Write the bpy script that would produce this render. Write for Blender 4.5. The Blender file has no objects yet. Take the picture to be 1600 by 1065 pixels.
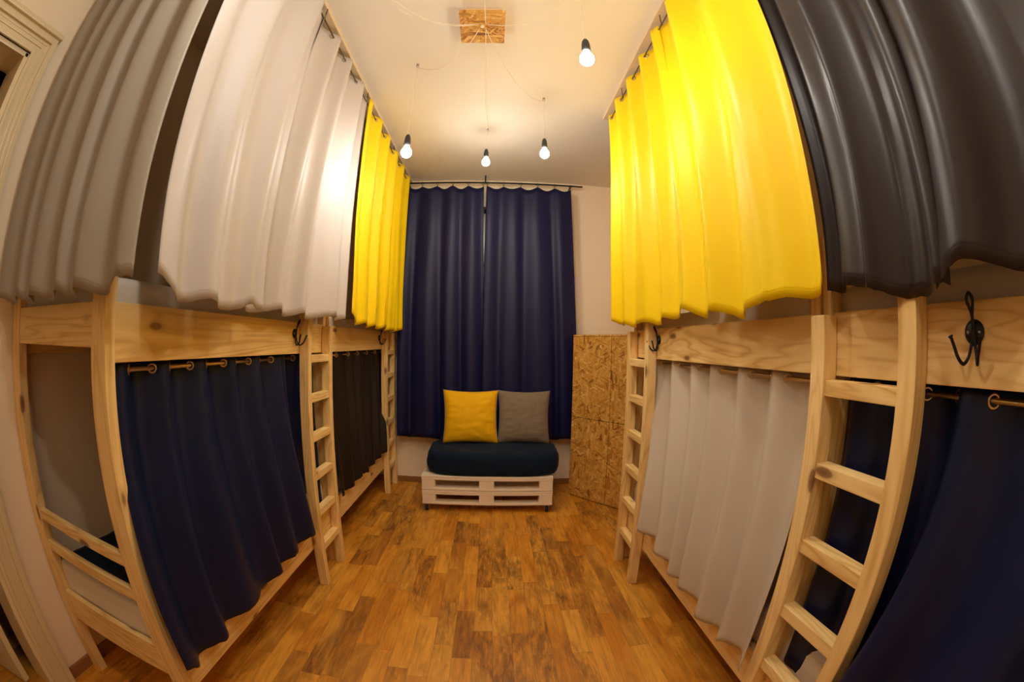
import bpy, bmesh, math, random
from mathutils import Vector, Matrix, noise
C = bpy.context.scene
COL = C.collection
PI = math.pi

# ------------------------------------------------------------------ helpers
def lin(r, g, b):
    f = lambda c: ((c / 255 + .055) / 1.055) ** 2.4 if c > 10.3 else c / 255 / 12.92
    return (f(r), f(g), f(b), 1)

class N:
    """small node-tree builder"""
    def __init__(s, name):
        s.m = bpy.data.materials.new(name); s.m.use_nodes = True
        s.t = s.m.node_tree; s.t.nodes.clear()
        s.out = s.n('ShaderNodeOutputMaterial'); s.b = s.n('ShaderNodeBsdfPrincipled')
        s.l(s.b.outputs[0], s.out.inputs[0])
    def n(s, typ, **kw):
        x = s.t.nodes.new(typ)
        for k, v in kw.items(): setattr(x, k, v)
        return x
    def l(s, a, b): s.t.links.new(a, b)
    def put(s, sock, v):
        if hasattr(v, 'is_output') or isinstance(v, bpy.types.NodeSocket): s.l(v, sock)
        else: sock.default_value = v
    def math(s, op, a, b=0.0, c=None):
        x = s.n('ShaderNodeMath', operation=op); s.put(x.inputs[0], a); s.put(x.inputs[1], b)
        if c is not None: s.put(x.inputs[2], c)
        return x.outputs[0]
    def vmath(s, op, a, b=(0, 0, 0)):
        x = s.n('ShaderNodeVectorMath', operation=op); s.put(x.inputs[0], a); s.put(x.inputs[1], b); return x.outputs[0]
    def mapping(s, v, scale=(1, 1, 1), loc=(0, 0, 0), rot=(0, 0, 0)):
        x = s.n('ShaderNodeMapping'); s.l(v, x.inputs[0]); s.put(x.inputs['Location'], loc)
        x.inputs['Rotation'].default_value = rot; x.inputs['Scale'].default_value = scale; return x.outputs[0]
    def noise(s, v, scale=5, detail=3, rough=.5, dist=0, out=0):
        x = s.n('ShaderNodeTexNoise'); s.l(v, x.inputs['Vector']); x.inputs['Scale'].default_value = scale
        x.inputs['Detail'].default_value = detail; x.inputs['Roughness'].default_value = rough; x.inputs['Distortion'].default_value = dist
        return x.outputs[out]
    def ramp(s, f, stops, interp='LINEAR'):
        x = s.n('ShaderNodeValToRGB'); x.color_ramp.interpolation = interp
        e = x.color_ramp.elements
        while len(e) < len(stops): e.new(.5)
        for i, (p, c) in enumerate(stops): e[i].position = p; e[i].color = c if len(c) == 4 else (*c, 1)
        s.l(f, x.inputs[0]); return x.outputs[0]
    def mix(s, f, a, b, mode='MIX'):
        x = s.n('ShaderNodeMix', data_type='RGBA', blend_type=mode); s.put(x.inputs[0], f); s.put(x.inputs[6], a); s.put(x.inputs[7], b); return x.outputs[2]
    def bump(s, h, strength=.2, dist=.01):
        x = s.n('ShaderNodeBump'); x.inputs['Strength'].default_value = strength; x.inputs['Distance'].default_value = dist
        s.l(h, x.inputs['Height']); s.l(x.outputs[0], s.b.inputs['Normal'])
    def set(s, **kw):
        for k, v in kw.items(): s.put(s.b.inputs[k.replace('_', ' ')], v)
        return s.m
    def objco(s, rnd=True):
        o = s.n('ShaderNodeTexCoord').outputs['Object']
        if not rnd: return o
        r = s.n('ShaderNodeObjectInfo').outputs['Random']
        cb = s.n('ShaderNodeCombineXYZ')
        for i, k in enumerate((37.0, 53.0, 71.0)): s.l(s.math('MULTIPLY', r, k), cb.inputs[i])
        return s.vmath('ADD', o, cb.outputs[0])

def g(v): return (v, v, v, 1)

def pine(axis):
    k = N('pine_grain_' + 'xyz'[axis]); co = k.objco()
    def sc(a, al): v = [a, a, a]; v[axis] = al; return tuple(v)
    big = k.noise(k.mapping(co, sc(5, .55)), 1, 3, .5, .6)
    rings = k.math('FRACT', k.math('MULTIPLY', big, 13.0))
    tri = k.math('ABSOLUTE', k.math('SUBTRACT', rings, .5))
    grain = k.noise(k.mapping(co, sc(120, 3)), 1, 3, .6)
    c = k.ramp(tri, [(0, lin(214, 168, 94)), (.2, lin(240, 202, 128)), (.5, lin(248, 214, 144))])
    c = k.mix(k.math('MULTIPLY', grain, .35), c, lin(196, 150, 92))
    tone = k.noise(k.mapping(co, sc(2.5, .5)), 1, 2)
    c = k.mix(k.ramp(tone, [(.35, g(0)), (.75, g(.6))]), c, lin(250, 218, 156))
    vo = k.n('ShaderNodeTexVoronoi'); k.l(k.mapping(co, sc(7.5, 3.0)), vo.inputs['Vector']); vo.inputs['Scale'].default_value = 1
    kn = k.ramp(vo.outputs['Distance'], [(0.0, g(.95)), (.10, g(.8)), (.13, g(.2)), (.20, g(0))])
    c = k.mix(kn, c, lin(120, 72, 34))
    k.set(Base_Color=c, Roughness=.55)
    k.bump(grain, .12, .002)
    return k.m

def osb(name, ia, ib):
    """strand board seen in the plane of local axes ia (across) and ib (along)"""
    k = N(name); co = k.objco(False)
    sp = k.n('ShaderNodeSeparateXYZ'); k.l(co, sp.inputs[0])
    cb = k.n('ShaderNodeCombineXYZ'); k.l(sp.outputs[ia], cb.inputs[0]); k.l(sp.outputs[ib], cb.inputs[1])
    r = k.n('ShaderNodeObjectInfo').outputs['Random']
    p = k.vmath('ADD', cb.outputs[0], k.mapping(r, (1, 1, 1))) if False else cb.outputs[0]
    warp = k.noise(p, 14, 2, .5, 0, 1)
    p2 = k.vmath('ADD', p, k.vmath('MULTIPLY', warp, (.022, .022, 0)))
    lay = []
    for i, (rot, sx, sy) in enumerate([(.35, 95, 14), (-.5, 75, 12), (.9, 85, 16), (-1.0, 110, 15), (.05, 65, 11)]):
        v = k.n('ShaderNodeTexVoronoi', voronoi_dimensions='2D'); k.l(k.mapping(k.vmath('ADD', k.mapping(p2, (1, 1, 1), (i*.37, i*.71, 0), (0, 0, rot)), (0, 0, 0)), (sx, sy, 1)), v.inputs['Vector'])
        v.inputs['Scale'].default_value = 1
        q = k.n('ShaderNodeSeparateColor'); k.l(v.outputs['Color'], q.inputs[0]); lay.append(q.outputs)
    f = lay[0][0]
    for q, th in zip(lay[1:], (.55, .6, .65, .7)): f = k.mix(k.math('GREATER_THAN', q[1], th), f, q[0])
    fine = k.noise(k.mapping(p2, (120, 22, 1), (0, 0, 0), (0, 0, .3)), 1, 3)
    c = k.ramp(f, [(0, lin(130, 80, 16)), (.1, lin(178, 120, 38)), (.3, lin(206, 150, 62)), (.8, lin(218, 164, 76)), (1, lin(238, 196, 116))])
    c = k.mix(k.ramp(fine, [(.45, g(0)), (.8, g(.6))]), c, lin(150, 98, 36))
    k.set(Base_Color=c, Roughness=.5)
    k.bump(f, .2, .002)
    return k.m

def parquet():
    k = N('three_strip_laminate'); co = k.n('ShaderNodeTexCoord').outputs['Object']
    sp = k.n('ShaderNodeSeparateXYZ'); k.l(co, sp.inputs[0])
    W = .108
    xr = k.math('DIVIDE', sp.outputs[0], W); row = k.math('FLOOR', xr)
    wn = k.n('ShaderNodeTexWhiteNoise', noise_dimensions='1D'); k.l(row, wn.inputs['W'])
    ln = k.math('MULTIPLY_ADD', wn.outputs['Value'], .40, .42)
    wn2 = k.n('ShaderNodeTexWhiteNoise', noise_dimensions='1D'); k.l(k.math('ADD', row, 91.3), wn2.inputs['W'])
    yy = k.math('DIVIDE', k.math('ADD', sp.outputs[1], k.math('MULTIPLY', wn2.outputs['Value'], 3.0)), ln)
    cell = k.math('FLOOR', yy)
    cb = k.n('ShaderNodeCombineXYZ'); k.l(row, cb.inputs[0]); k.l(cell, cb.inputs[1])
    w3 = k.n('ShaderNodeTexWhiteNoise', noise_dimensions='3D'); k.l(cb.outputs[0], w3.inputs['Vector'])
    off = k.vmath('MULTIPLY', w3.outputs['Color'], (40, 40, 40))
    cc = k.vmath('ADD', co, off)
    grain = k.noise(k.mapping(cc, (60, 4, 1)), 1, 4, .6, .5)
    blot = k.noise(k.mapping(cc, (12, 3.5, 1)), 1, 4, .6, .7)
    c = k.ramp(w3.outputs['Value'], [(0, lin(176, 112, 34)), (.14, lin(190, 120, 28)), (.25, lin(204, 128, 24)), (.65, lin(214, 138, 30)), (1, lin(228, 160, 54))])
    c = k.mix(k.ramp(blot, [(.48, g(0)), (.75, g(.7))]), c, lin(134, 72, 10))
    sc_ = k.n('ShaderNodeSeparateColor'); k.l(w3.outputs['Color'], sc_.inputs[0])
    mot = k.noise(k.mapping(cc, (38, 7, 1)), 1, 5, .7, .8)
    worn = k.math('MULTIPLY', k.ramp(mot, [(.37, g(0)), (.6, g(1))]), k.ramp(sc_.outputs[1], [(.45, g(.08)), (.8, g(.95))]))
    c = k.mix(k.math('MULTIPLY', worn, .78), c, lin(84, 54, 22))
    lite = k.noise(k.mapping(cc, (5, 2, 1), (7, 3, 0)), 1, 3, .5, .8)
    c = k.mix(k.ramp(lite, [(.42, g(0)), (.7, g(.6))]), c, lin(242, 172, 62))
    c = k.mix(k.ramp(grain, [(.45, g(0)), (.8, g(.5))]), c, lin(108, 60, 12))
    def edge(fr, w):
        d = k.math('ABSOLUTE', k.math('SUBTRACT', k.math('FRACT', fr), .5)); return k.math('GREATER_THAN', d, .5 - w)
    e = k.math('MAXIMUM', edge(xr, .012), edge(yy, .0025))
    c = k.mix(k.math('MULTIPLY', e, .4), c, lin(80, 46, 14))
    k.set(Base_Color=c, Roughness=k.math('MULTIPLY_ADD', grain, .15, .42))
    k.bump(k.math('SUBTRACT', grain, e), .06, .002)
    return k.m

def fabric(name, col, rough=.45, sheen=.3, wrinkle=.35, weave=0, spec=.5, dark=None, ws=(700, 160, 1)):
    k = N(name); uv = k.n('ShaderNodeTexCoord').outputs['UV']; co = uv
    r = k.n('ShaderNodeObjectInfo').outputs['Random']
    cb = k.n('ShaderNodeCombineXYZ'); k.l(k.math('MULTIPLY', r, 40), cb.inputs[0]); k.l(k.math('MULTIPLY', r, 70), cb.inputs[2])
    co = k.vmath('ADD', uv, cb.outputs[0])
    cre = k.noise(k.mapping(co, (3.2, 2.2, 1)), 1, 3, .55, 1.6)
    ridge = k.math('ABSOLUTE', k.math('SUBTRACT', cre, .5))
    lines = k.ramp(ridge, [(0, g(1)), (.03, g(.45)), (.10, g(0))])
    soft = k.noise(k.mapping(co, (7, 3, 1)), 1, 4, .55, .4)
    h = k.math('MULTIPLY_ADD', lines, .035, soft)
    thread = k.noise(k.mapping(uv, ws), 1, 1)
    sp = k.n('ShaderNodeSeparateXYZ'); k.l(uv, sp.inputs[0])
    hem = k.ramp(k.math('ABSOLUTE', k.math('SUBTRACT', sp.outputs[1], .028)), [(0, g(1)), (.0035, g(0))])
    d = dark or tuple(c * .55 for c in col[:3]) + (1,)
    c = k.mix(k.math('MULTIPLY', thread, .25 + weave), col, d)
    c = k.mix(k.math('MULTIPLY', hem, .35), c, d)
    k.set(Base_Color=c, Roughness=rough, Sheen_Weight=sheen, Sheen_Roughness=.4, Specular_IOR_Level=spec)
    hh = k.math('SUBTRACT', h, k.math('MULTIPLY', hem, .12))
    k.bump(hh, wrinkle, .012)
    return k.m

def plain(name, col, rough=.5, metal=0, bump=0, bscale=60, var=0, spec=.5):
    k = N(name); co = k.objco(False)
    c = col
    nz = k.noise(co, bscale, 4, .6)
    if var:
        nv = k.noise(co, 2.2, 4, .6)
        c = k.mix(k.ramp(nv, [(.3, g(0)), (.75, g(var))]), col, tuple(x * .72 for x in col[:3]) + (1,))
    k.set(Base_Color=c, Roughness=rough, Metallic=metal, Specular_IOR_Level=spec)
    if bump: k.bump(nz, bump, .004)
    return k.m

M = {}
M['px'], M['py'], M['pz'] = pine(0), pine(1), pine(2)
M['osb'] = osb('strand_board_upright', 0, 2); M['osbh'] = osb('strand_board_flat', 1, 0); M['floor'] = parquet()
M['plaster'] = plain('cream_plaster', lin(246, 226, 196), .85, bump=.15, bscale=45, var=.12)
M['ceil'] = plain('ceiling_paint', lin(234, 224, 208), .9, bump=.08, bscale=30)
M['gloss'] = plain('cream_gloss_paint', lin(226, 206, 164), .3, bump=.05, bscale=12)
M['skirt'] = plain('brown_skirting', lin(150, 100, 55), .45)
M['trimboard'] = plain('ceiling_batten', lin(226, 200, 160), .6, var=.2)
M['black'] = plain('black_iron', lin(22, 20, 20), .45, metal=.3)
M['rodm'] = plain('bronze_rod', lin(96, 76, 56), .4, metal=.6)
M['brass'] = plain('brushed_nickel', lin(205, 185, 150), .3, metal=1)
M['steel'] = plain('zinc_steel', lin(170, 165, 158), .35, metal=1)
M['rubber'] = plain('black_rubber', lin(24, 22, 22), .6)
M['socket'] = plain('dark_socket', lin(48, 46, 46), .45)
M['cable'] = plain('white_cable', lin(236, 222, 196), .5)
M['whitewood'] = plain('whitewashed_wood', lin(244, 226, 200), .6, bump=.25, bscale=35, var=.35)
M['painted_dark'] = plain('painted_corridor_dark', lin(30, 24, 18), .9)  # near-black colour stands in for the unlit corridor's shade
M['matt'] = fabric('mattress_cloth', lin(226, 214, 196), .85, .2, .25)
M['white'] = fabric('white_satin', lin(197, 188, 184), .5, .05, .22, dark=lin(188, 176, 170))
M['grey'] = fabric('grey_satin', lin(158, 148, 134), .5, .05, .22, dark=lin(134, 122, 104))
M['yellow'] = fabric('yellow_satin', (.92, .65, .001, 1), .5, .02, .22, dark=(.9, .55, .0, 1), spec=.3)
M['charcoal'] = fabric('charcoal_satin', lin(46, 36, 36), .40, .04, .22, spec=.45)
M['brown'] = fabric('dark_brown_satin', lin(31, 18, 12), .5, .02, .25, spec=.3)
M['navy'] = fabric('navy_satin', (.0018, .0072, .044, 1), .46, .01, .25, spec=.35)
M['navyw'] = fabric('navy_weave', (.0085, .0100, .060, 1), .46, .03, .2, weave=.3, spec=.3)
M['white2'] = fabric('ivory_satin', lin(198, 184, 164), .5, .05, .22, dark=lin(172, 156, 134))
M['navyc'] = fabric('navy_cotton', (.0030, .012, .032, 1), .8, .05, .5, weave=.2, spec=.2)
M['mustard'] = fabric('mustard_cotton', (.86, .47, .0, 1), .7, .2, .5, dark=(.75, .33, 0, 1), spec=.2)
M['tweed'] = fabric('grey_tweed', lin(176, 156, 130), .9, .2, .25, weave=.75, ws=(210, 190, 1), dark=lin(34, 28, 24), spec=.1)
def glow():
    k = N('lit_bulb'); k.set(Base_Color=(1, .9, .75, 1), Roughness=.4); k.b.inputs['Emission Color'].default_value = (1, .95, .86, 1)
    nz = k.n('ShaderNodeNewGeometry').outputs['Normal']; sp = k.n('ShaderNodeSeparateXYZ'); k.l(nz, sp.inputs[0])
    st = k.n('ShaderNodeMapRange'); k.l(sp.outputs[2], st.inputs[0])
    st.inputs[1].default_value = .6; st.inputs[2].default_value = -1; st.inputs[3].default_value = 35; st.inputs[4].default_value = 560
    k.l(st.outputs[0], k.b.inputs['Emission Strength']); return k.m
M['glow'] = glow()
def glassm():
    k = N('window_glass'); k.set(Base_Color=(.9, .92, .95, 1), Roughness=.03); k.b.inputs['Transmission Weight'].default_value = .9; return k.m
M['glass'] = glassm()

def link(name, bm, mat, parent=None, smooth=False, loc=None):
    me = bpy.data.meshes.new(name); bm.normal_update(); bm.to_mesh(me); bm.free()
    for m in (mat if isinstance(mat, (list, tuple)) else [mat]): me.materials.append(m)
    if smooth:
        for p in me.polygons: p.use_smooth = True
    o = bpy.data.objects.new(name, me); COL.objects.link(o)
    if parent: o.parent = parent; o.matrix_parent_inverse = Matrix.Translation(-parent.location)
    return o

def box(bm, x0, x1, y0, y1, z0, z1, bev=.004, mat=None):
    b = bmesh.new()
    x0, x1 = min(x0, x1), max(x0, x1); y0, y1 = min(y0, y1), max(y0, y1)
    bmesh.ops.create_cube(b, size=1, matrix=Matrix.Translation(((x0+x1)/2, (y0+y1)/2, (z0+z1)/2)) @ Matrix.Diagonal((x1-x0, y1-y0, z1-z0, 1)))
    if bev: bmesh.ops.bevel(b, geom=b.edges[:], offset=bev, segments=2, affect='EDGES', profile=.7)
    if mat is not None: bmesh.ops.transform(b, matrix=mat, verts=b.verts[:])
    me = bpy.data.meshes.new('t'); b.to_mesh(me); b.free(); bm.from_mesh(me); bpy.data.meshes.remove(me)
    return bm

def boxo(name, dims, mat, parent=None, bev=.004, tm=None):
    bm = bmesh.new(); box(bm, *dims, bev=bev, mat=tm); return link(name, bm, mat, parent)

def tube(bm, pts, r, seg=8, closed=False, caps=True):
    pts = [Vector(p) for p in pts]; n = len(pts); rings = []; prev = None
    for i, p in enumerate(pts):
        a = pts[(i-1) % n] if (closed or i > 0) else p; b = pts[(i+1) % n] if (closed or i < n-1) else p
        t = (b - a).normalized()
        if prev is None:
            u = t.orthogonal().normalized()
        else:
            u = (prev - t * prev.dot(t)); u = u.normalized() if u.length > 1e-6 else t.orthogonal().normalized()
        prev = u; v = t.cross(u)
        rr = r(i / max(1, n-1)) if callable(r) else r
        rings.append([bm.verts.new(p + (u * math.cos(2*PI*k/seg) + v * math.sin(2*PI*k/seg)) * rr) for k in range(seg)])
    for i in range(n if closed else n-1):
        A, B = rings[i], rings[(i+1) % n]
        for k in range(seg): bm.faces.new((A[k], A[(k+1) % seg], B[(k+1) % seg], B[k]))
    if caps and not closed:
        bm.faces.new(rings[0][::-1]); bm.faces.new(rings[-1])

def smooth(pts, k=6):
    P = [Vector(p) for p in pts]; out = []
    for i in range(len(P) - 1):
        a = P[max(0, i-1)]; b = P[i]; c = P[i+1]; d = P[min(len(P)-1, i+2)]
        for j in range(k):
            t = j / k; out.append(.5 * ((2*b) + (c - a) * t + (2*a - 5*b + 4*c - d) * t*t + (3*b - a - 3*c + d) * t**3))
    out.append(P[-1]); return out

def lathe(bm, prof, c, seg=20, axis='z'):
    c = Vector(c); rings = []
    for r, z in prof:
        rr = []
        for k in range(seg):
            a = 2*PI*k/seg; x, y = r*math.cos(a), r*math.sin(a)
            v = Vector((x, y, z)) if axis == 'z' else (Vector((z, x, y)) if axis == 'x' else Vector((x, z, y)))
            rr.append(bm.verts.new(c + v))
        rings.append(rr)
    for A, B in zip(rings, rings[1:]):
        for k in range(seg): bm.faces.new((A[k], A[(k+1) % seg], B[(k+1) % seg], B[k]))
    bm.faces.new(rings[0][::-1]); bm.faces.new(rings[-1])

def tag(o, label, cat, group=None, kind=None):
    o['label'] = label; o['category'] = cat
    if group: o['group'] = group
    if kind: o['kind'] = kind
    return o
def thing(name, label, cat, loc=(0, 0, 0), group=None):
    o = bpy.data.objects.new(name, None); COL.objects.link(o); o.location = loc; o.empty_display_size = .1
    return tag(o, label, cat, group)
def struct(name, bm, mat, smooth=False):
    o = link(name, bm, mat, smooth=smooth); o['kind'] = 'structure'; return o

# ------------------------------------------------------------------ room
XL, XR, YB, YF, H = -2.075, 1.90, 4.60, -1.25, 3.62
def S(name, dims, mat, bev=0):
    bm = bmesh.new(); box(bm, *dims, bev=bev); return struct(name, bm, mat)
S('floor', (-3.3, XR + .2, YF - .2, YB + .2, -.08, 0), M['floor'])
S('ceiling', (XL - .2, XR + .2, YF - .2, YB + .2, H, H + .1), M['ceil'])
S('wall_right', (XR, XR + .15, YF, YB, 0, H), M['plaster'])
S('wall_front', (XL - .2, XR + .2, YF - .15, YF, 0, H), M['plaster'])
# back wall with a window opening
WX0, WX1, WZ0, WZ1 = -.92, .66, .95, 3.28
bm = bmesh.new()
box(bm, XL - .2, WX0, YB, YB + .3, 0, H, 0); box(bm, WX1, XR + .2, YB, YB + .3, 0, H, 0)
box(bm, WX0, WX1, YB, YB + .3, 0, WZ0, 0); box(bm, WX0, WX1, YB, YB + .3, WZ1, H, 0)
struct('wall_back', bm, M['plaster'])
# left wall with a door opening
DY0, DY1, DZ = -.42, .53, 2.87
bm = bmesh.new()
box(bm, XL - .22, XL, DY1, YB, 0, H, 0); box(bm, XL - .22, XL, YF, DY0, 0, H, 0); box(bm, XL - .22, XL, DY0, DY1, DZ, H, 0)
struct('wall_left', bm, M['plaster'])
# corridor behind the door, its darkness painted into the wall colour
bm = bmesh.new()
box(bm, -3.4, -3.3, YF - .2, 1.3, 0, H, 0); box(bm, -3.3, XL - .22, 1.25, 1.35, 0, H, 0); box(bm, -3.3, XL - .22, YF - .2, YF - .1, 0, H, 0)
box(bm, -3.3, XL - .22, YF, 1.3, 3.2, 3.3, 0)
struct('wall_corridor', bm, M['painted_dark'])
# window: frame, mullion, panes
bm = bmesh.new()
for d in ((WX0, WX0 + .07, WZ0, WZ1), (WX1 - .07, WX1, WZ0, WZ1), (WX0, WX1, WZ0, WZ0 + .07), (WX0, WX1, WZ1 - .07, WZ1), (-.16, -.09, WZ0, WZ1), (WX0, WX1, 2.55, 2.61)):
    box(bm, d[0], d[1], YB + .08, YB + .14, d[2], d[3], .006)
wf = struct('window_1', bm, M['gloss'])
bm = bmesh.new(); box(bm, WX0 + .05, WX1 - .05, YB + .105, YB + .112, WZ0 + .05, WZ1 - .05, 0)
pn = link('pane', bm, M['glass'], wf)
# baseboards
S('baseboard_back', (XL, XR, YB - .016, YB, 0, .07), M['skirt'], .004)
S('baseboard_left', (XL, XL + .016, .66, YB, 0, .07), M['skirt'], .004)
S('baseboard_right', (XR - .016, XR, YF, YB, 0, .07), M['skirt'], .004)
# door casing: stepped mouldings
bm = bmesh.new()
for (a, b, t) in ((0, .122, .016), (.088, .122, .034), (.0, .018, .026), (.045, .056, .022), (.07, .08, .020)):
    box(bm, XL, XL + t, DY1 + a, DY1 + b, 0, DZ + a + .001, .003); box(bm, XL, XL + t, DY0 - b, DY0 - a, 0, DZ + a + .001, .003)
    box(bm, XL, XL + t, DY0 - b, DY1 + b, DZ + a, DZ + b, .003)
box(bm, XL, XL + .055, DY0 - .135, DY1 + .135, DZ + .122, DZ + .15, .008)
box(bm, XL - .225, XL + .003, DY1 - .025, DY1 + .005, 0, DZ, .004)
box(bm, XL - .225, XL + .003, DY0 - .005, DY0 + .025, 0, DZ, .004)
box(bm, XL - .225, XL + .003, DY0, DY1, DZ - .025, DZ + .005, .004)
struct('trim_1', bm, M['gloss'])
# open door leaf folded back into the corridor
bm = bmesh.new(); dm = Matrix.Translation((XL - .2, DY1 - .09, 0)) @ Matrix.Rotation(math.radians(12), 4, 'Z')
box(bm, -.88, 0, -.04, 0, .01, DZ - .035, .004, dm)
for z0, z1 in ((.2, 1.0), (1.2, 2.6)):
    box(bm, -.74, -.14, -.05, -.035, z0, z1, .01, dm)
dl = struct('door_1', bm, M['gloss'])
bm = bmesh.new(); box(bm, -.86, -.855+.02, -.047, -.04, .9, 1.12, .001, dm); tube(bm, [dm @ Vector(p) for p in ((-.84, -.045, 1.05), (-.84, -.09, 1.05), (-.73, -.09, 1.05))], .009)
link('handle', bm, M['brass'], dl)
# battens on the ceiling that carry the curtain rods
S('trim_2', (-1.175, -1.035, .60, YB - .01, H - .024, H + .002), M['trimboard'], .003)
S('trim_3', (.885, 1.02, YF, 3.0, H - .024, H + .002), M['trimboard'], .003)

# ------------------------------------------------------------------ bunks
ZB0, ZB1 = 1.585, 1.775
def bunk(s, xf, y0, y1, label, top_post=2.02):
    """s = -1 left row, +1 right row; xf = front plane; runs from y0 (near) to y1 (far)"""
    xb = xf + s * .88; pw, pd = .046, .092
    t = thing('bunk_bed', label, 'bunk bed', ((xf + xb) / 2, (y0 + y1) / 2, 0), 'bunk beds in two rows along the room')
    P = lambda n, d, m, b=.004: boxo(n, d, M[m], t, b)
    for (xa, xc) in ((xf, xf + s * pd), (xb - s * pd, xb)):
        for (ya, yc) in ((y0, y0 + pw), (y1 - pw, y1)):
            P('post', (xa, xc, ya, yc, 0, top_post), 'pz')
    yi0, yi1 = y0 + pw, y1 - pw
    for xa, xc in ((xf + s*.002, xf + s * .03), (xb - s * .03, xb - s*.002)):
        P('upper_side_rail', (xa, xc, yi0, yi1, ZB0, ZB1), 'py')
        P('lower_side_rail', (xa, xc, yi0, yi1, .286, .475), 'py')
    xi0, xi1 = xf + s * pd, xb - s * pd
    for ya, yc in ((y0 + .004, y0 + .032), (y1 - .032, y1 - .004)):
        P('upper_end_rail', (xi0, xi1, ya, yc, 1.63, ZB1), 'px')
        P('lower_end_rail', (xi0, xi1, ya, yc, .35, .51), 'px')
        P('end_bar', (xi0, xi1, ya, yc, .875, .925), 'px')
        P('end_bar', (xi0, xi1, ya, yc, .725, .775), 'px')
    P('bed_base', (xf + s * .032, xb - s * .032, y0 + .034, y1 - .034, .44, .462), 'px')
    P('bed_base', (xf + s * .032, xb - s * .032, y0 + .034, y1 - .034, 1.64, 1.662), 'px')
    return t

def mattress(s, xf, y0, y1, z0, z1, label, mat='matt'):
    xb = xf + s * .88
    cx, cy = (xf + xb) / 2, (y0 + y1) / 2
    bm = bmesh.new(); bmesh.ops.create_cube(bm, size=1)
    bmesh.ops.bevel(bm, geom=bm.edges[:], offset=.001, segments=1, affect='EDGES')
    for v in bm.verts: v.co = Vector((v.co.x * (.88 - .09), v.co.y * (y1 - y0 - .10), v.co.z * (z1 - z0)))
    bm.free(); bm = bmesh.new()
    soft_box(bm, cx - .403, cx + .403, y0 + .038, y1 - .038, z0, z1, .03, .004, 5)
    o = link('mattress', bm, M[mat], smooth=True); return tag(o, label, 'mattress', 'mattresses on the bunk beds')

def soft_box(bm, x0, x1, y0, y1, z0, z1, r, wob, seed, n=(24, 34, 6), uvs=True):
    """rounded, slightly lumpy padded block"""
    nx, ny, nz = n; c = Vector(((x0+x1)/2, (y0+y1)/2, (z0+z1)/2)); hs = Vector(((x1-x0)/2, (y1-y0)/2, (z1-z0)/2))
    V = {}
    def vert(i, j, k):
        key = (i, j, k)
        if key in V: return V[key]
        p = Vector(((i/nx*2-1)*hs.x, (j/ny*2-1)*hs.y, (k/nz*2-1)*hs.z))
        q = Vector((max(-hs.x+r, min(hs.x-r, p.x)), max(-hs.y+r, min(hs.y-r, p.y)), max(-hs.z+r, min(hs.z-r, p.z))))
        d = p - q
        if d.length > 1e-9: p = q + d.normalized() * r
        p += (d.normalized() if d.length > 1e-9 else Vector()) * wob * noise.noise((p + Vector((seed,)*3)) * 7)
        V[key] = bm.verts.new(c + p); return V[key]
    def face(a): 
        try: bm.faces.new(a)
        except ValueError: pass
    for i in range(nx):
        for j in range(ny):
            face((vert(i, j, nz), vert(i+1, j, nz), vert(i+1, j+1, nz), vert(i, j+1, nz)))
            face((vert(i, j, 0), vert(i, j+1, 0), vert(i+1, j+1, 0), vert(i+1, j, 0)))
    for i in range(nx):
        for k in range(nz):
            face((vert(i, 0, k), vert(i+1, 0, k), vert(i+1, 0, k+1), vert(i, 0, k+1)))
            face((vert(i, ny, k), vert(i, ny, k+1), vert(i+1, ny, k+1), vert(i+1, ny, k)))
    for j in range(ny):
        for k in range(nz):
            face((vert(0, j, k), vert(0, j, k+1), vert(0, j+1, k+1), vert(0, j+1, k)))
            face((vert(nx, j, k), vert(nx, j+1, k), vert(nx, j+1, k+1), vert(nx, j, k+1)))
    uv = bm.loops.layers.uv.verify()
    for f in bm.faces:
        for l in f.loops: l[uv].uv = (l.vert.co.x + l.vert.co.z, l.vert.co.y + 1 + l.vert.co.z * .7)

FL, FR = -1.185, 1.010
BUNKS = [(-1, FL, .825, 2.675, 'left'), (-1, FL, 2.69, 4.56, 'left'), (1, FR, .965, 2.80, 'right'), (1, FR, -.90, .950, 'right')]
LAB = ['pine bunk bed on the left with open end bars, navy lower curtain',
       'pine bunk bed on the left beside the window, dark brown lower curtain',
       'pine bunk bed on the right with an ivory lower curtain, next to the chipboard cabinet',
       'pine bunk bed nearest the camera on the right, charcoal curtains above and navy below']
MLAB = [('cream lower mattress behind the navy curtain in the left bunk with open end bars', 'cream upper mattress behind the white curtains of the left bunk'),
        ('cream lower mattress behind the dark brown curtain', 'cream upper mattress behind the yellow curtains of the left bunk'),
        ('cream lower mattress behind the ivory curtain, seen through the ladder by the cabinet', 'cream upper mattress behind the yellow curtains on the right'),
        ('cream lower mattress behind the navy curtain, seen through the large right ladder', 'grey-beige upper mattress edge under the charcoal curtains')]
for (s, xf, y0, y1, sd), lb, (m1, m2) in zip(BUNKS, LAB, MLAB):
    bunk(s, xf, y0, y1, lb)
    mattress(s, xf, y0, y1, .464, .66, m1)
    mattress(s, xf, y0, y1, 1.664, 1.86, m2)
# folded navy blanket on the left lower mattress
bm = bmesh.new(); soft_box(bm, -1.93, -1.36, .93, 1.55, .661, .70, .018, .01, 9, (16, 16, 3))
tag(link('blanket', bm, M['navyc'], smooth=True), 'folded navy blanket on the lower left mattress behind the end bars', 'blanket')
# white pillow low on the far right bunk, seen through the ladder
bm = bmesh.new(); soft_box(bm, 1.15, 1.72, 2.32, 2.70, .661, .80, .06, .02, 4, (16, 12, 4))
tag(link('pillow', bm, M['matt'], smooth=True), 'white pillow at the end of the lower right mattress behind the ladder', 'pillow')

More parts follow.
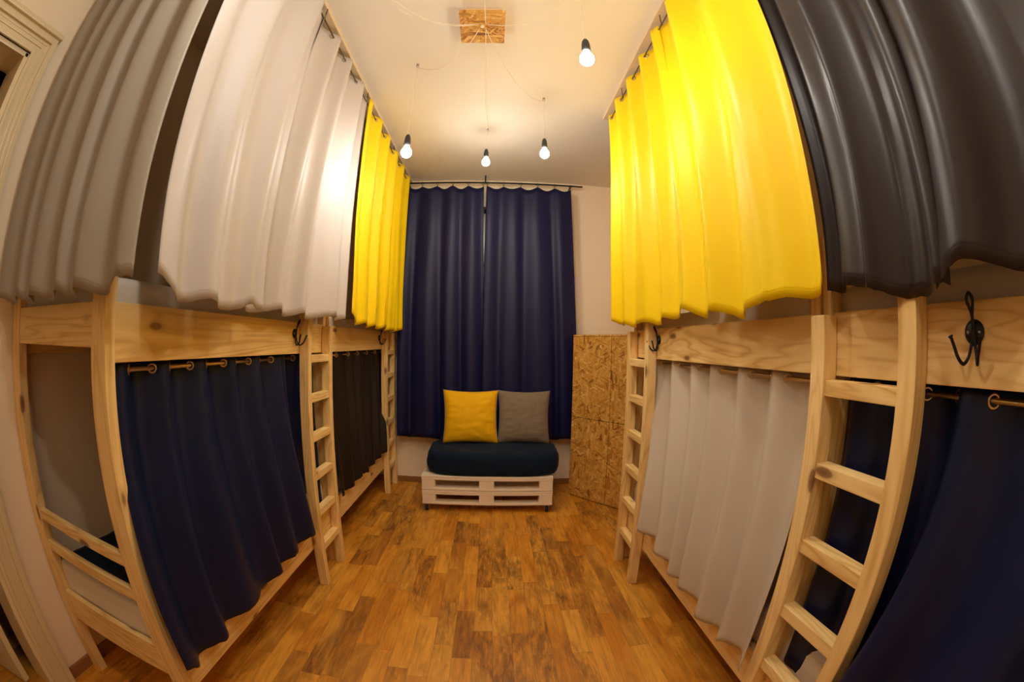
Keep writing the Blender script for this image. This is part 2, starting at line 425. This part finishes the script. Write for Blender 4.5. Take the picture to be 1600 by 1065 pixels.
def ladder(s, xf, yn, yf, wd, label, ztall, tops):
    """yn: near edge of the tall stile; yf: far edge of the short one"""
    xo = xf - s * .064; xi = xf - s * .002
    if s < 0: xo, xi = xf + .064, xf + .002
    t = thing('bunk_ladder', label, 'ladder', ((xo + xi) / 2, (yn + yf) / 2, 0), 'wooden ladders on the bunk beds')
    boxo('stile', (xi, xo, yn, yn + wd, 0, ztall), M['pz'], t, .005)
    boxo('stile', (xi, xo, yf - wd, yf, 0, 1.765), M['pz'], t, .005)
    for z in tops:
        boxo('rung', (xi - (xo - xi) * 0, xo - (xo - xi) * .12, yn + wd, yf - wd, z - .047, z), M['py'], t, .004)
    return t
T6 = (1.575, 1.325, 1.072, .815, .56, .305)
ladder(-1, FL, 2.268, 2.66, .052, 'pine ladder on the left between the navy and dark brown lower curtains', 1.99, T6)
ladder(-1, FL, 4.145, 4.535, .052, 'small pine ladder on the far left beside the navy window curtain', 1.99, T6)
ladder(1, FR, 2.365, 2.765, .056, 'pine ladder on the right beside the chipboard cabinet', 1.99, T6)
ladder(1, FR, .548, .948, .060, 'large pine ladder nearest the camera on the right in front of navy curtain', 1.99, T6)

# ------------------------------------------------------------------ curtains
def interp(pts, u):
    if u <= pts[0][0]: return pts[0][1]
    for (a, va), (b, vb) in zip(pts, pts[1:]):
        if u <= b:
            t = (u - a) / (b - a); t = t * t * (3 - 2 * t); return va + (vb - va) * t
    return pts[-1][1]

def curtain(name, label, cat, mat, tA, tB, zt, bA, bB, hem, nf, amp, out, seed, group, ph=0.0, ab=None,
            eyelets=True, eye_mat='steel', topf=None, jag=.006, asym=.35, fin=None, er=.014, nfb=None, rodz=0):
    """tA,tB: (x,y) of the top line ends; bA,bB: of the hem; hem: [(u,z)]; nf: number of folds; out: room-side normal (x,y)"""
    rnd = random.Random(seed)
    L = math.hypot(tB[0]-tA[0], tB[1]-tA[1]); nu = max(60, int(nf * 26)); nv = 46
    al = Vector((tB[0]-tA[0], tB[1]-tA[1], 0)).normalized(); o = Vector((out[0], out[1], 0)).normalized()
    warps = [(rnd.uniform(.7, 1.5) / max(1, k * .7), rnd.uniform(0, 2*PI), k) for k in (1, 2, 3, 5)]
    ampv = [rnd.uniform(.75, 1.3) for _ in range(int(nf) + 3)]
    ab = amp * 1.1 if ab is None else ab
    rodz = zt - (.035 if zt > 3 else .026)
    def phase(u, v):
        w = sum(a * math.sin(2*PI*k*u + p) for a, p, k in warps) * (.18 + .55 * v) * (1 - abs(2*u-1) ** 4)
        return 2*PI*nf*u + ph + w
    def pos(u, v):
        e = v * v * (3 - 2 * v) * .5 + v * .5
        x = tA[0] + (tB[0]-tA[0])*u; y = tA[1] + (tB[1]-tA[1])*u
        x2 = bA[0] + (bB[0]-bA[0])*u; y2 = bA[1] + (bB[1]-bA[1])*u
        p = Vector((x + (x2-x)*e, y + (y2-y)*e, 0))
        f = phase(u, v); k = f / (2*PI); i = int(max(0, min(len(ampv)-2, k))); fr = max(0, min(1, k - i))
        av = ampv[i] * (1-fr) + ampv[i+1] * fr
        a = amp + (ab * (1 + (av - 1) * 1.3) - amp) * v
        if v < .05 : pass
        sn = math.sin(f) + .18 * math.sin(2*f + 1.1) * v
        p += o * (a * sn) + al * (asym * a * math.cos(f) * (-1 if False else 1) * (.5 + .5*v))
        n1 = noise.noise(Vector((u * L * 3 + seed, v * 2.3, seed * .7))) * .022 * v
        p += o * n1
        z1 = interp(hem, u) + jag * noise.noise(Vector((u * L * 40, seed, 0))) + .012 * sn
        z0 = zt + (topf(u) if topf else 0)
        p.z = z0 + (z1 - z0) * v
        return p
    bm = bmesh.new(); uvl = bm.loops.layers.uv.verify()
    G = [[bm.verts.new(pos(i/nu, j/nv)) for i in range(nu+1)] for j in range(nv+1)]
    for j in range(nv):
        for i in range(nu):
            f = bm.faces.new((G[j][i], G[j+1][i], G[j+1][i+1], G[j][i+1]))
            for l, (a, b) in zip(f.loops, ((i, j), (i, j+1), (i+1, j+1), (i+1, j))):
                zz = G[b][a].co.z - G[nv][a].co.z
                l[uvl].uv = (a/nu * L * 1.3, zz)
    c = link(name, bm, M[mat], smooth=True); tag(c, label, cat, group)
    sm = c.modifiers.new('thick', 'SOLIDIFY'); sm.thickness = .0015; sm.offset = 0
    if eyelets:
        # a ring where the cloth crosses the rod line
        k0 = math.ceil((phase(0, 0)) / PI); u = 0; last = phase(0, 0)
        steps = 900
        for q in range(1, steps + 1):
            f = phase(q/steps, 0)
            if math.floor(f / PI) != math.floor(last / PI) and .015 < q/steps < .985:
                uu = q/steps; v = (zt - rodz) / max(.1, zt - hem[0][1]) 
                p = pos(uu, v); tn = (pos(uu + .004, v) - pos(uu - .004, v)).normalized()
                nn = Vector((0, 0, 1)).cross(tn).normalized()
                b2 = bmesh.new()
                ring = [p + (tn * math.cos(2*PI*m/16) + Vector((0, 0, 1)) * math.sin(2*PI*m/16)) * er for m in range(16)]
                tube(b2, ring, .0045, 6, closed=True)
                link('eyelet', b2, M[eye_mat], c, True)
            last = f
    return c

ZU = 3.545
def rod(name, label, pts, r, mat, group=None, brk=()):
    bm = bmesh.new(); tube(bm, pts, r, 12); t = thing(name, label, 'curtain rod', pts[0], group); link('rod', bm, M[mat], t, True)
    for (p, q) in brk:
        b = bmesh.new(); tube(b, [p, q], r * .8, 8); lathe(b, [(r*1.5, -.004), (r*1.5, .004)], p, 12); link('bracket', b, M[mat], t, True)
    return t
XUL, XUR = -1.035, .905
rz = ZU - .035
rod('curtain_rod', 'dark rod under the ceiling batten carrying the white and yellow curtains on the left', [(XUL, .74, rz), (XUL, YB - .02, rz)], .0045, 'rodm', 'upper curtain rods', [((XUL, y, rz), (XUL, y, H - .02)) for y in (.80, 1.66, 2.64, 3.6)])
rod('curtain_rod', 'dark rod across the open end of the left bunk carrying the grey curtain', [(XL + .01, .755, rz), (-1.0, .755, rz)], .0045, 'rodm', 'upper curtain rods', [((-1.10, .755, rz), (-1.10, .755, H - .0))])
rod('curtain_rod', 'dark rod under the ceiling batten carrying the yellow and charcoal curtains on the right', [(XUR, -.9, rz), (XUR, 2.83, rz)], .0045, 'rodm', 'upper curtain rods', [((XUR, y, rz), (XUR, y, H - .02)) for y in (-.3, .8, 1.66, 2.5)])

GU = 'curtains of the upper bunks'
GB = 'curtains of the lower bunks'
# left upper row
curtain('curtain', 'grey satin curtain across the open end of the left bunk, beside the door', 'curtain', 'grey',
        (-2.03, .755), (-1.035, .755), ZU, (-2.03, .735), (-.935, .745), [(0, 1.80), (.35, 1.79), (.6, 1.795), (.88, 1.795), (1, 1.82)], 5.5, .030, (0, -1), 3, GU, ph=.4, ab=.022)
curtain('curtain', 'wide white satin curtain hanging left, right of the dark gap', 'curtain', 'white',
        (XUL, .79), (XUL+.025, 1.66), ZU, (XUL + .03, .862), (XUL + .065, 1.56), [(0, 1.84), (.15, 1.80), (.5, 1.785), (1, 1.80)], 2.6, .038, (1, 0), 11, GU, ph=.9, ab=.03)
curtain('curtain', 'white satin curtain next to the yellow one on the left row', 'curtain', 'white',
        (XUL - .015, 1.66), (XUL, 2.635), ZU, (XUL - .06, 1.50), (XUL + .03, 2.60), [(0, 1.80), (.3, 1.805), (.5, 1.80), (1, 1.815)], 3.6, .038, (1, 0), 12, GU, ph=2.6, ab=.034)
curtain('curtain', 'yellow satin curtain on the left row touching the white curtain', 'curtain', 'yellow',
        (XUL, 2.64), (XUL, 3.66), ZU, (XUL + .02, 2.69), (XUL + .02, 3.66), [(0, 1.85), (.1, 1.80), (.5, 1.79), (1, 1.79)], 3.2, .036, (1, 0), 13, GU, ph=.6, ab=.028)
curtain('curtain', 'yellow satin curtain on the left row beside the navy window curtain', 'curtain', 'yellow',
        (XUL, 3.64), (XUL, 4.36), ZU, (XUL + .02, 3.60), (XUL + .02, 4.32), [(0, 1.79), (.5, 1.775), (1, 1.79)], 2.3, .034, (1, 0), 14, GU, ph=1.1, ab=.028)
# right upper row
curtain('curtain', 'yellow satin curtain on the right farthest from the camera', 'curtain', 'yellow',
        (XUR + .02, 1.70), (XUR, 2.84), ZU, (XUR + .03, 1.72), (XUR - .02, 2.90), [(0, 1.87), (.12, 1.83), (.4, 1.80), (.8, 1.80), (1, 1.84)], 4, .036, (-1, 0), 21, GU, ph=.5, ab=.028)
curtain('curtain', 'brightest yellow satin curtain on the right touching the charcoal one', 'curtain', 'yellow',
        (XUR, .82), (XUR, 1.77), ZU, (XUR - .03, .80), (XUR - .02, 1.70), [(0, 1.83), (.4, 1.80), (.55, 1.785), (.62, 1.80), (.85, 1.80), (1, 1.83)], 2.8, .040, (-1, 0), 22, GU, ph=2.1, ab=.036)
curtain('curtain', 'charcoal satin curtain between the yellow curtain and the other charcoal one', 'curtain', 'charcoal',
        (XUR, .30), (XUR, .855), ZU, (XUR - .01, .40), (XUR + .0, .835), [(0, 1.79), (.5, 1.80), (1, 1.835)], 1.9, .038, (-1, 0), 23, GU, ph=.2, ab=.045)
curtain('curtain', 'charcoal satin curtain at the right edge nearest the camera', 'curtain', 'charcoal',
        (XUR, -.80), (XUR, .32), ZU, (XUR - .02, -.80), (XUR - .03, .47), [(0, 1.83), (.55, 1.825), (.9, 1.82), (1, 1.80)], 3.4, .045, (-1, 0), 24, GU, ph=1.4, ab=.045)
# lower curtains
ZL = 1.582
XLL, XLR = -1.245, 1.072
rl = 1.556
rod('curtain_rod', 'brass rod under the upper rail carrying the navy curtain on the left', [(XLL, .875, rl), (XLL, 2.625, rl)], .008, 'brass', 'lower curtain rods')
rod('curtain_rod', 'brass rod under the upper rail carrying the dark brown curtain', [(XLL, 2.74, rl), (XLL, 4.51, rl)], .008, 'brass', 'lower curtain rods')
rod('curtain_rod', 'brass rod under the upper rail carrying the ivory curtain', [(XLR, 1.015, rl), (XLR, 2.75, rl)], .008, 'brass', 'lower curtain rods')
rod('curtain_rod', 'brass rod under the upper rail carrying the navy curtain on the right', [(XLR, -.85, rl), (XLR, .90, rl)], .008, 'brass', 'lower curtain rods')
kw = dict(eye_mat='brass', asym=.25, er=.016)
curtain('curtain', 'navy satin curtain on the lower left bunk, hem over the bed rail', 'curtain', 'navy',
        (XLL, .885), (XLL, 2.12), ZL, (-1.118, .80), (-1.12, 2.19), [(0, .47), (.08, .43), (.3, .45), (.45, .455), (.7, .47), (1, .47)], 5.4, .030, (1, 0), 31, GB, ph=.4, ab=.038, **kw)
curtain('curtain', 'narrow navy satin curtain behind the left ladder', 'curtain', 'navy',
        (XLL, 2.10), (XLL, 2.60), ZL, (-1.225, 2.22), (-1.225, 2.60), [(0, .49), (1, .50)], 2.6, .028, (1, 0), 32, GB, ph=.4, ab=.022, **kw)
curtain('curtain', 'dark brown satin curtain on the lower left bunk near the window', 'curtain', 'brown',
        (XLL, 2.76), (XLL, 4.48), ZL, (-1.145, 2.75), (-1.145, 4.12), [(0, .49), (.3, .48), (.36, .50), (1, .50)], 6.4, .028, (1, 0), 33, GB, ph=.4, ab=.03, **kw)
curtain('curtain', 'ivory satin curtain on the lower right bunk, hem over the bed rail', 'curtain', 'white2',
        (XLR, 1.02), (XLR, 2.60), ZL, (.938, .955), (.948, 2.33), [(0, .44), (.12, .46), (.17, .43), (.5, .46), (.8, .50), (1, .53)], 6.6, .030, (-1, 0), 34, GB, ph=1.9, ab=.044, **kw)
curtain('curtain', 'navy satin curtain behind the large right ladder', 'curtain', 'navy',
        (XLR, .40), (XLR, .90), ZL, (1.065, .42), (1.06, .90), [(0, .50), (1, .52)], 2.6, .028, (-1, 0), 35, GB, ph=.6, ab=.03, **kw)
curtain('curtain', 'navy satin curtain at the lower right edge, nearest the camera', 'curtain', 'navy',
        (XLR, -.80), (XLR, .46), ZL, (.935, -.80), (.93, .53), [(0, .47), (1, .45)], 3.9, .032, (-1, 0), 36, GB, ph=2.8, ab=.05, **kw)

# window curtains on clip rings
YW = 4.44
def scall(n, sag): return lambda u: -sag * abs(math.sin(PI * n * u)) ** 1.2
ZW = 3.485
wz = 3.528
t = rod('curtain_rod', 'thin black rod over the window carrying the navy curtains', [(-1.09, YW, wz), (1.0, YW, wz)], .010, 'black', None,
        [((-.14, YW, wz), (-.14, YW, H)), ((.86, YW, wz), (.86, YB, wz)), ((-1.05, YW, wz), (-1.05, YB, wz))])
for nm, x0, x1, b0, b1, sd, n, lb in (('curtain', -1.06, -.155, -1.085, -.085, 41, 5, 'navy window curtain, left half, behind the yellow cushion'),
                              ('curtain', -.125, .865, -.125, .955, 42, 5, 'navy window curtain, right half, behind the grey cushion')):
    c = curtain(nm, lb, 'curtain', 'navyw', (x0, YW), (x1, YW), ZW, (b0, YW - .01), (b1, YW - .01), [(0, .60), (.5, .59), (1, .60)],
                3.7, .016, (0, -1), sd, 'navy curtains at the window', ph=.5, ab=.030, eyelets=False, topf=scall(n, .035), jag=.002, asym=.02)
    for i in range(n + 1):
        x = x0 + (x1 - x0) * min(max(i / n, .01), .99)
        b = bmesh.new(); tube(b, [(x + .016*math.sin(a), YW, wz - .006 + .018*math.cos(a)) for a in [k*PI/6 for k in range(12)]], .0025, 6, closed=True)
        tube(b, [(x, YW, wz - .022), (x, YW - .002, ZW - .012)], .003, 6); link('ring', b, M['black'], c, True)

# ------------------------------------------------------------------ coat hooks
def hook(xf, s, y, z, label):
    t = thing('coat_hook', label, 'hook', (xf, y, z), 'black iron coat hooks on the bunk rails')
    d = -s
    xf += s * .002
    P = lambda a, b, c: (xf + d * a, y + b, z + c)
    bm = bmesh.new(); lathe(bm, [(.028, 0), (.028, .004 * d), (.022, .008 * d), (.010, .011 * d)], (xf, y, z), 20, 'x'); link('backplate', bm, M['black'], t, True)
    for yy in (-.016, .016):
        b = bmesh.new(); lathe(b, [(.0045, .004*d), (.0045, .010 * d), (.002, .0115 * d)], (xf, y + yy, z), 10, 'x'); link('screw', b, M['steel'], t, True)
    bm = bmesh.new()
    tube(bm, smooth([P(.010, 0, -.03), P(.012, .0, .0), P(.018, 0, .035), P(.026, .006, .056), P(.032, .0085, .070), P(.036, 0, .082), P(.032, -.0085, .070), P(.026, -.006, .056), P(.018, 0, .035)]), .0044, 8)
    link('upper_hook', bm, M['black'], t, True)
    for sg in (-1, 1):
        bm = bmesh.new()
        tube(bm, smooth([P(.010, 0, 0), P(.012, sg*.006, -.03), P(.016, sg*.012, -.055), P(.030, sg*.020, -.068), P(.048, sg*.028, -.054), P(.058, sg*.036, -.028), P(.066, sg*.042, -.008)]), lambda q: .0044 + (.0022 if q > .96 else 0), 8)
        link('lower_hook', bm, M['black'], t, True)
hook(FL + .0, -1, 2.205, 1.705, 'black iron coat hook on the left rail above the navy curtain')
hook(FL + .0, -1, 4.06, 1.705, 'tiny black coat hook on the far left rail above the dark brown curtain')
hook(FR, 1, 2.335, 1.705, 'black coat hook on the right rail above the ivory curtain')
hook(FR, 1, .405, 1.705, 'large black iron coat hook at the right edge above the navy curtain')

# ------------------------------------------------------------------ pallet seat
t = thing('pallet_seat', 'low seat of two stacked whitewashed pallets on casters under the window', 'pallet seat', (-.05, 4.0, 0))
PX0, PX1, PY0, PY1 = -.69, .59, 3.74, 4.36
blk = [(PX0, PX0 + .135), (-.13, .02), (PX1 - .135, PX1)]
for lvl in (0, 1):
    z0 = .082 + lvl * .152
    for (a, b) in ((PY0, PY0 + .10), ((PY0+PY1)/2 - .05, (PY0+PY1)/2 + .05), (PY1 - .10, PY1)):
        boxo('bottom_board', (PX0, PX1, a, b, z0, z0 + .022), M['whitewood'], t, .004)
        for (c, d) in blk: boxo('block', (c + .002, d - .002, a + .002, b - .002, z0 + .022, z0 + .106), M['whitewood'], t, .004)
        boxo('stringer', (PX0, PX1, a, b, z0 + .106, z0 + .126), M['whitewood'], t, .004)
    n = 6; w = .095
    for i in range(n):
        c = PY0 + w/2 + i * (PY1 - PY0 - w) / (n - 1)
        boxo('deck_board', (PX0, PX1, c - w/2, c + w/2, z0 + .127, z0 + .148), M['whitewood'], t, .004)
for (x, y) in ((PX0 + .04, PY0 + .03), (PX1 - .05, PY0 + .03), (PX0 + .06, PY1 - .06), (PX1 - .06, PY1 - .06)):
    bm = bmesh.new(); box(bm, x - .035, x + .035, y - .03, y + .03, .077, .082, .001)
    box(bm, x - .022, x - .018, y - .012, y + .024, .022, .078, .001); box(bm, x + .018, x + .022, y - .012, y + .024, .022, .078, .001)
    ca = link('caster', bm, M['steel'], t)
    b = bmesh.new(); lathe(b, [(.027, -.015), (.033, -.010), (.033, .010), (.027, .015)], (x, y + .004, .0335), 20, 'x'); link('wheel', b, M['rubber'], ca, True)

# navy padded seat
bm = bmesh.new()
nx, ny = 60, 36
def padpt(a, b, top):
    # superellipse outline, domed top
    x, y = a, b
    r = max(abs(x), abs(y))
    return x, y
seat_c = Vector((.005, 4.06, 0)); hx, hy = .665, .33
V = []
nr, na = 26, 96
def sup(a, e): 
    c, s_ = math.cos(a), math.sin(a)
    return math.copysign(abs(c) ** e, c), math.copysign(abs(s_) ** e, s_)
prof = []
for i in range(nr + 1):
    q = i / nr
    # profile from centre-top out, around rim, to centre-bottom
    if q < .5: rr = (q / .5) ** .8 * .93; zz = .625 - .012 * (q/.5) ** 3
    elif q < .8:
        an = (q - .5) / .3 * PI; rr = .93 + .07 * math.sin(an) ** .8; zz = .50 + .113 * math.cos(an)
    else: rr = .93 * (1 - (q - .8) / .2); zz = .387
    prof.append((rr, zz))
for rr, zz in prof:
    ring = []
    for k in range(na):
        a = 2*PI*k/na; sx, sy = sup(a, .42 if rr > .3 else .7)
        p = Vector((seat_c.x + hx * rr * sx, seat_c.y + hy * rr * sy, zz))
        wob = noise.noise(Vector((p.x * 5, p.y * 5, zz * 9))) ; w2 = noise.noise(Vector((p.x * 14 + 5, p.y * 14, zz * 4)))
        out_ = Vector((sx, sy, 0)).normalized() if rr > .2 else Vector()
        if zz > .39: p.z += .012 * wob + .005 * w2
        if zz > .39: p += out_ * (.014 * wob + .006 * w2) * rr
        if .4 < zz < .6 and abs(sx) > .8 and sy < -.6: p.z += .0
        p.z = max(p.z, .388)
        ring.append(bm.verts.new(p))
    V.append(ring)
uvl = bm.loops.layers.uv.verify()
for A, B in zip(V, V[1:]):
    for k in range(na): bm.faces.new((A[k], B[k], B[(k+1) % na], A[(k+1) % na]))
bmesh.ops.remove_doubles(bm, verts=bm.verts[:], dist=.0005)
bmesh.ops.recalc_face_normals(bm, faces=bm.faces[:])
for f in bm.faces:
    for l in f.loops: l[uvl].uv = (l.vert.co.x * 1.2, l.vert.co.y * 1.2 + l.vert.co.z + 1)
tag(link('seat_pad', bm, M['navyc'], smooth=True), 'thick navy fabric seat pad lying on the pallet seat', 'seat pad')

def cushion(c, w, h, d, tilt, mat, label, seed, rotz=0, roll=0):
    bm = bmesh.new(); n = 30; layers = []
    mt = Matrix.Translation(c) @ Matrix.Rotation(rotz, 4, 'Z') @ Matrix.Rotation(tilt, 4, 'X') @ Matrix.Rotation(roll, 4, 'Y')
    for sd in (-1, 1):
        Gd = []
        for j in range(n + 1):
            row = []
            for i in range(n + 1):
                u, v = i/n*2-1, j/n*2-1
                e = max(0, (1 - abs(u) ** 2.6)) * max(0, (1 - abs(v) ** 2.6))
                pinch = 1 - .075 * (1 - abs(u) ** 2 * 1.0) * abs(v) ** 3; pinx = 1 - .075 * (1 - abs(v) ** 2) * abs(u) ** 3
                x = u * w/2 * pinx; z = v * h/2 * pinch
                wr = noise.noise(Vector((u * 3 + seed, v * 9, seed))) * .014 * (.4 + abs(u)) + noise.noise(Vector((u * 5 + seed, v * 4, seed*2))) * .006
                y = sd * (d/2 * e ** .55) + (wr * e ** .5)
                row.append(bm.verts.new(mt @ Vector((x, y, z))))
            Gd.append(row)
        for j in range(n):
            for i in range(n):
                q = (Gd[j][i], Gd[j][i+1], Gd[j+1][i+1], Gd[j+1][i]); bm.faces.new(q if sd < 0 else q[::-1])
    bmesh.ops.remove_doubles(bm, verts=bm.verts[:], dist=.0008)
    uvl = bm.loops.layers.uv.verify(); inv = mt.inverted()
    for f in bm.faces:
        for l in f.loops:
            q = inv @ l.vert.co; l[uvl].uv = (q.x * 1.4 + 3, q.z * 1.4 + 3)
    o = link('cushion', bm, M[mat], smooth=True); tag(o, label, 'cushion', 'cushions on the pallet seat')
cushion((-.235, 4.19, .895), .585, .57, .20, math.radians(-12), 'mustard', 'mustard yellow cushion leaning on the window curtain', 3.3, .05, .0)
cushion((.325, 4.21, .895), .555, .57, .19, math.radians(-12), 'tweed', 'grey tweed cushion beside the yellow cushion', 8.1, -.06, .0)

# ------------------------------------------------------------------ chipboard cabinet
A = Vector((.845, 4.235, 0)); Cc = Vector((1.244, 3.765, 0)); dr = (Cc - A).normalized(); nr_ = Vector((-dr.y, dr.x, 0))
if nr_.y < 0: nr_ = -nr_
rot = Matrix(((dr.x, nr_.x, 0, A.x), (dr.y, nr_.y, 0, A.y), (0, 0, 1, 0), (0, 0, 0, 1)))
t = thing('cabinet', 'chipboard locker cabinet standing at an angle beside the window curtain', 'cabinet', (1.3, 4.1, 0))
boxo('carcass', (0, .97, .02, .34, .0, 1.755), M['osb'], t, .002, rot)
boxo('top_panel', (-.0, .97, .0, .345, 1.756, 1.774), M['osb'], t, .002, rot)
for (a, b) in ((.0, .4815), (.4885, .97)):
    for (c, d) in ((.012, .8945), (.9015, 1.753)):
        boxo('door', (a, b, .0, .019, c, d), M['osb'], t, .0015, rot)

# ------------------------------------------------------------------ pendant lamps
def catenary(a, b, sag, n=24, sway=(0, 0)):
    a, b = Vector(a), Vector(b); out = []
    for i in range(n + 1):
        q = i / n; p = a.lerp(b, q); k = 4 * q * (1 - q); p.z -= sag * k; p.x += sway[0] * k; p.y += sway[1] * k; out.append(p)
    return out
HUB = Vector((-.122, 1.89, 3.548))
hooksP = [((-.590, 2.35), 2.875, 'bare bulb on a black socket, leftmost, near the yellow curtain'),
          ((-.108, 3.334), 3.269, 'bare bulb on a black socket, middle one in front of the window'),
          ((.346, 2.785), 3.095, 'bare bulb on a black socket, right of the middle one'),
          ((.397, 1.523), 3.0, 'largest bare bulb on a black socket, nearest the camera at upper right')]
for (x, y), zb, lb in hooksP:
    t = thing('pendant_lamp', lb, 'lamp', (x, y, H), 'bare bulbs hanging from the ceiling')
    bm = bmesh.new(); lathe(bm, [(.010, -.0), (.010, -.006), (.004, -.008)], (x, y, H), 12)
    tube(bm, [(x + .009*math.sin(a), y, H - .017 - .009*math.cos(a)) for a in [k*PI/6 for k in range(12)]], .002, 6, closed=True)
    link('ceiling_hook', bm, M['steel'], t, True)
    bm = bmesh.new(); tube(bm, [(x + .003*math.sin(k), y, H - .02 + (zb + .13 - H + .02) * k/12) for k in range(13)], .0022, 6); link('cord', bm, M['cable'], t, True)
    bm = bmesh.new(); lathe(bm, [(.004, .135), (.010, .132), (.016, .120), (.020, .10), (.022, .07), (.022, .052), (.019, .050)], (x, y, zb), 20); link('socket', bm, M['socket'], t, True)
    bm = bmesh.new(); lathe(bm, [(.013, .052), (.016, .042), (.025, .028), (.033, .012), (.035, -.002), (.033, -.015), (.025, -.027), (.013, -.035), (.003, -.037)], (x, y, zb), 24); link('bulb', bm, M['glow'], t, True)
# chipboard hub with cables
t = thing('ceiling_hub', 'chipboard square on the ceiling with white cables fanning out', 'ceiling light', (-.122, 1.90, H))
boxo('panel', (-.257, .012, 1.765, 2.055, 3.552, 3.575), M['osbh'], t, .002)
boxo('backing_box', (-.235, -.01, 1.79, 2.03, 3.575, H), M['trimboard'], t, .002)
ends = [((-.590, 2.35, H - .03), .10, (.02, .05)), ((-.108, 3.334, H - .03), .14, (0, 0)), ((.346, 2.785, H - .03), .12, (.0, .05)),
        ((.397, 1.523, H - .03), .08, (.03, .06)), ((-.75, 1.35, H - .03), .10, (-.02, .1)), ((-.10, .95, H - .03), .12, (0, 0)), ((-.62, 1.75, H - .03), .03, (0, .03))]
for e, sag, sw in ends:
    p0 = HUB + Vector((.02 * (1 if e[0] > HUB.x else -1), .03 if e[1] > HUB.y else -.02, .004))
    bm = bmesh.new(); tube(bm, catenary(p0, e, sag, 24, sw), .0026, 6); link('cable', bm, M['cable'], t, True)
bm = bmesh.new(); lathe(bm, [(.012, 0), (.012, -.008), (.006, -.012)], HUB + Vector((0, 0, .004)), 16); link('cable_gland', bm, M['cable'], t, True)

# ------------------------------------------------------------------ light
def lamp(x, y, z, w, r=.035, col=(1, .95, .86)):
    d = bpy.data.lights.new('bulb_light', 'POINT'); d.energy = w; d.shadow_soft_size = r; d.color = col
    o = bpy.data.objects.new('bulb_light', d); COL.objects.link(o); o.location = (x, y, z)
lamp(-.42, .52, 3.05, 17); lamp(.15, .25, 3.05, 17); lamp(.0, -.5, 3.1, 4)
w = bpy.data.worlds.new('night'); C.world = w; w.use_nodes = True
w.node_tree.nodes['Background'].inputs[0].default_value = (.01, .012, .02, 1); w.node_tree.nodes['Background'].inputs[1].default_value = 1

# ------------------------------------------------------------------ camera: equidistant fisheye, f = 631.5 px on a 1600 px frame
cd = bpy.data.cameras.new('camera'); cam = bpy.data.objects.new('camera', cd); COL.objects.link(cam); C.camera = cam
pi_, ya, ro = 0.006845, -0.044741, -0.016365
R = Matrix.Rotation(ya, 3, 'Z') @ Matrix.Rotation(pi_, 3, 'X') @ Matrix.Rotation(ro, 3, 'Y')
right, fwd, up = R @ Vector((1, 0, 0)), R @ Vector((0, 1, 0)), R @ Vector((0, 0, 1))
cam.matrix_world = Matrix(((right.x, up.x, -fwd.x, 0), (right.y, up.y, -fwd.y, 0), (right.z, up.z, -fwd.z, 1.667), (0, 0, 0, 1)))
cd.type = 'PANO'; cd.sensor_fit = 'HORIZONTAL'; cd.sensor_width = 36.0; cd.clip_start = .01
FPX = 631.54; K1 = 1.0 / (FPX * 36.0 / 1600.0)
for tgt in (cd, getattr(cd, 'cycles', None)):
    if tgt is None: continue
    try:
        tgt.panorama_type = 'FISHEYE_LENS_POLYNOMIAL'
        tgt.fisheye_fov = PI
        tgt.fisheye_polynomial_k0 = 0.0; tgt.fisheye_polynomial_k1 = -K1
        tgt.fisheye_polynomial_k2 = 0.0; tgt.fisheye_polynomial_k3 = 0.0; tgt.fisheye_polynomial_k4 = 0.0
    except Exception as e: print('cam', e)

C.view_settings.view_transform = 'Standard'; C.view_settings.look = 'None'; C.view_settings.exposure = 0.0; C.view_settings.gamma = 1.0
C.cycles.use_denoising = True; C.cycles.max_bounces = 10; C.cycles.diffuse_bounces = 6
C.cycles.sample_clamp_indirect = 8
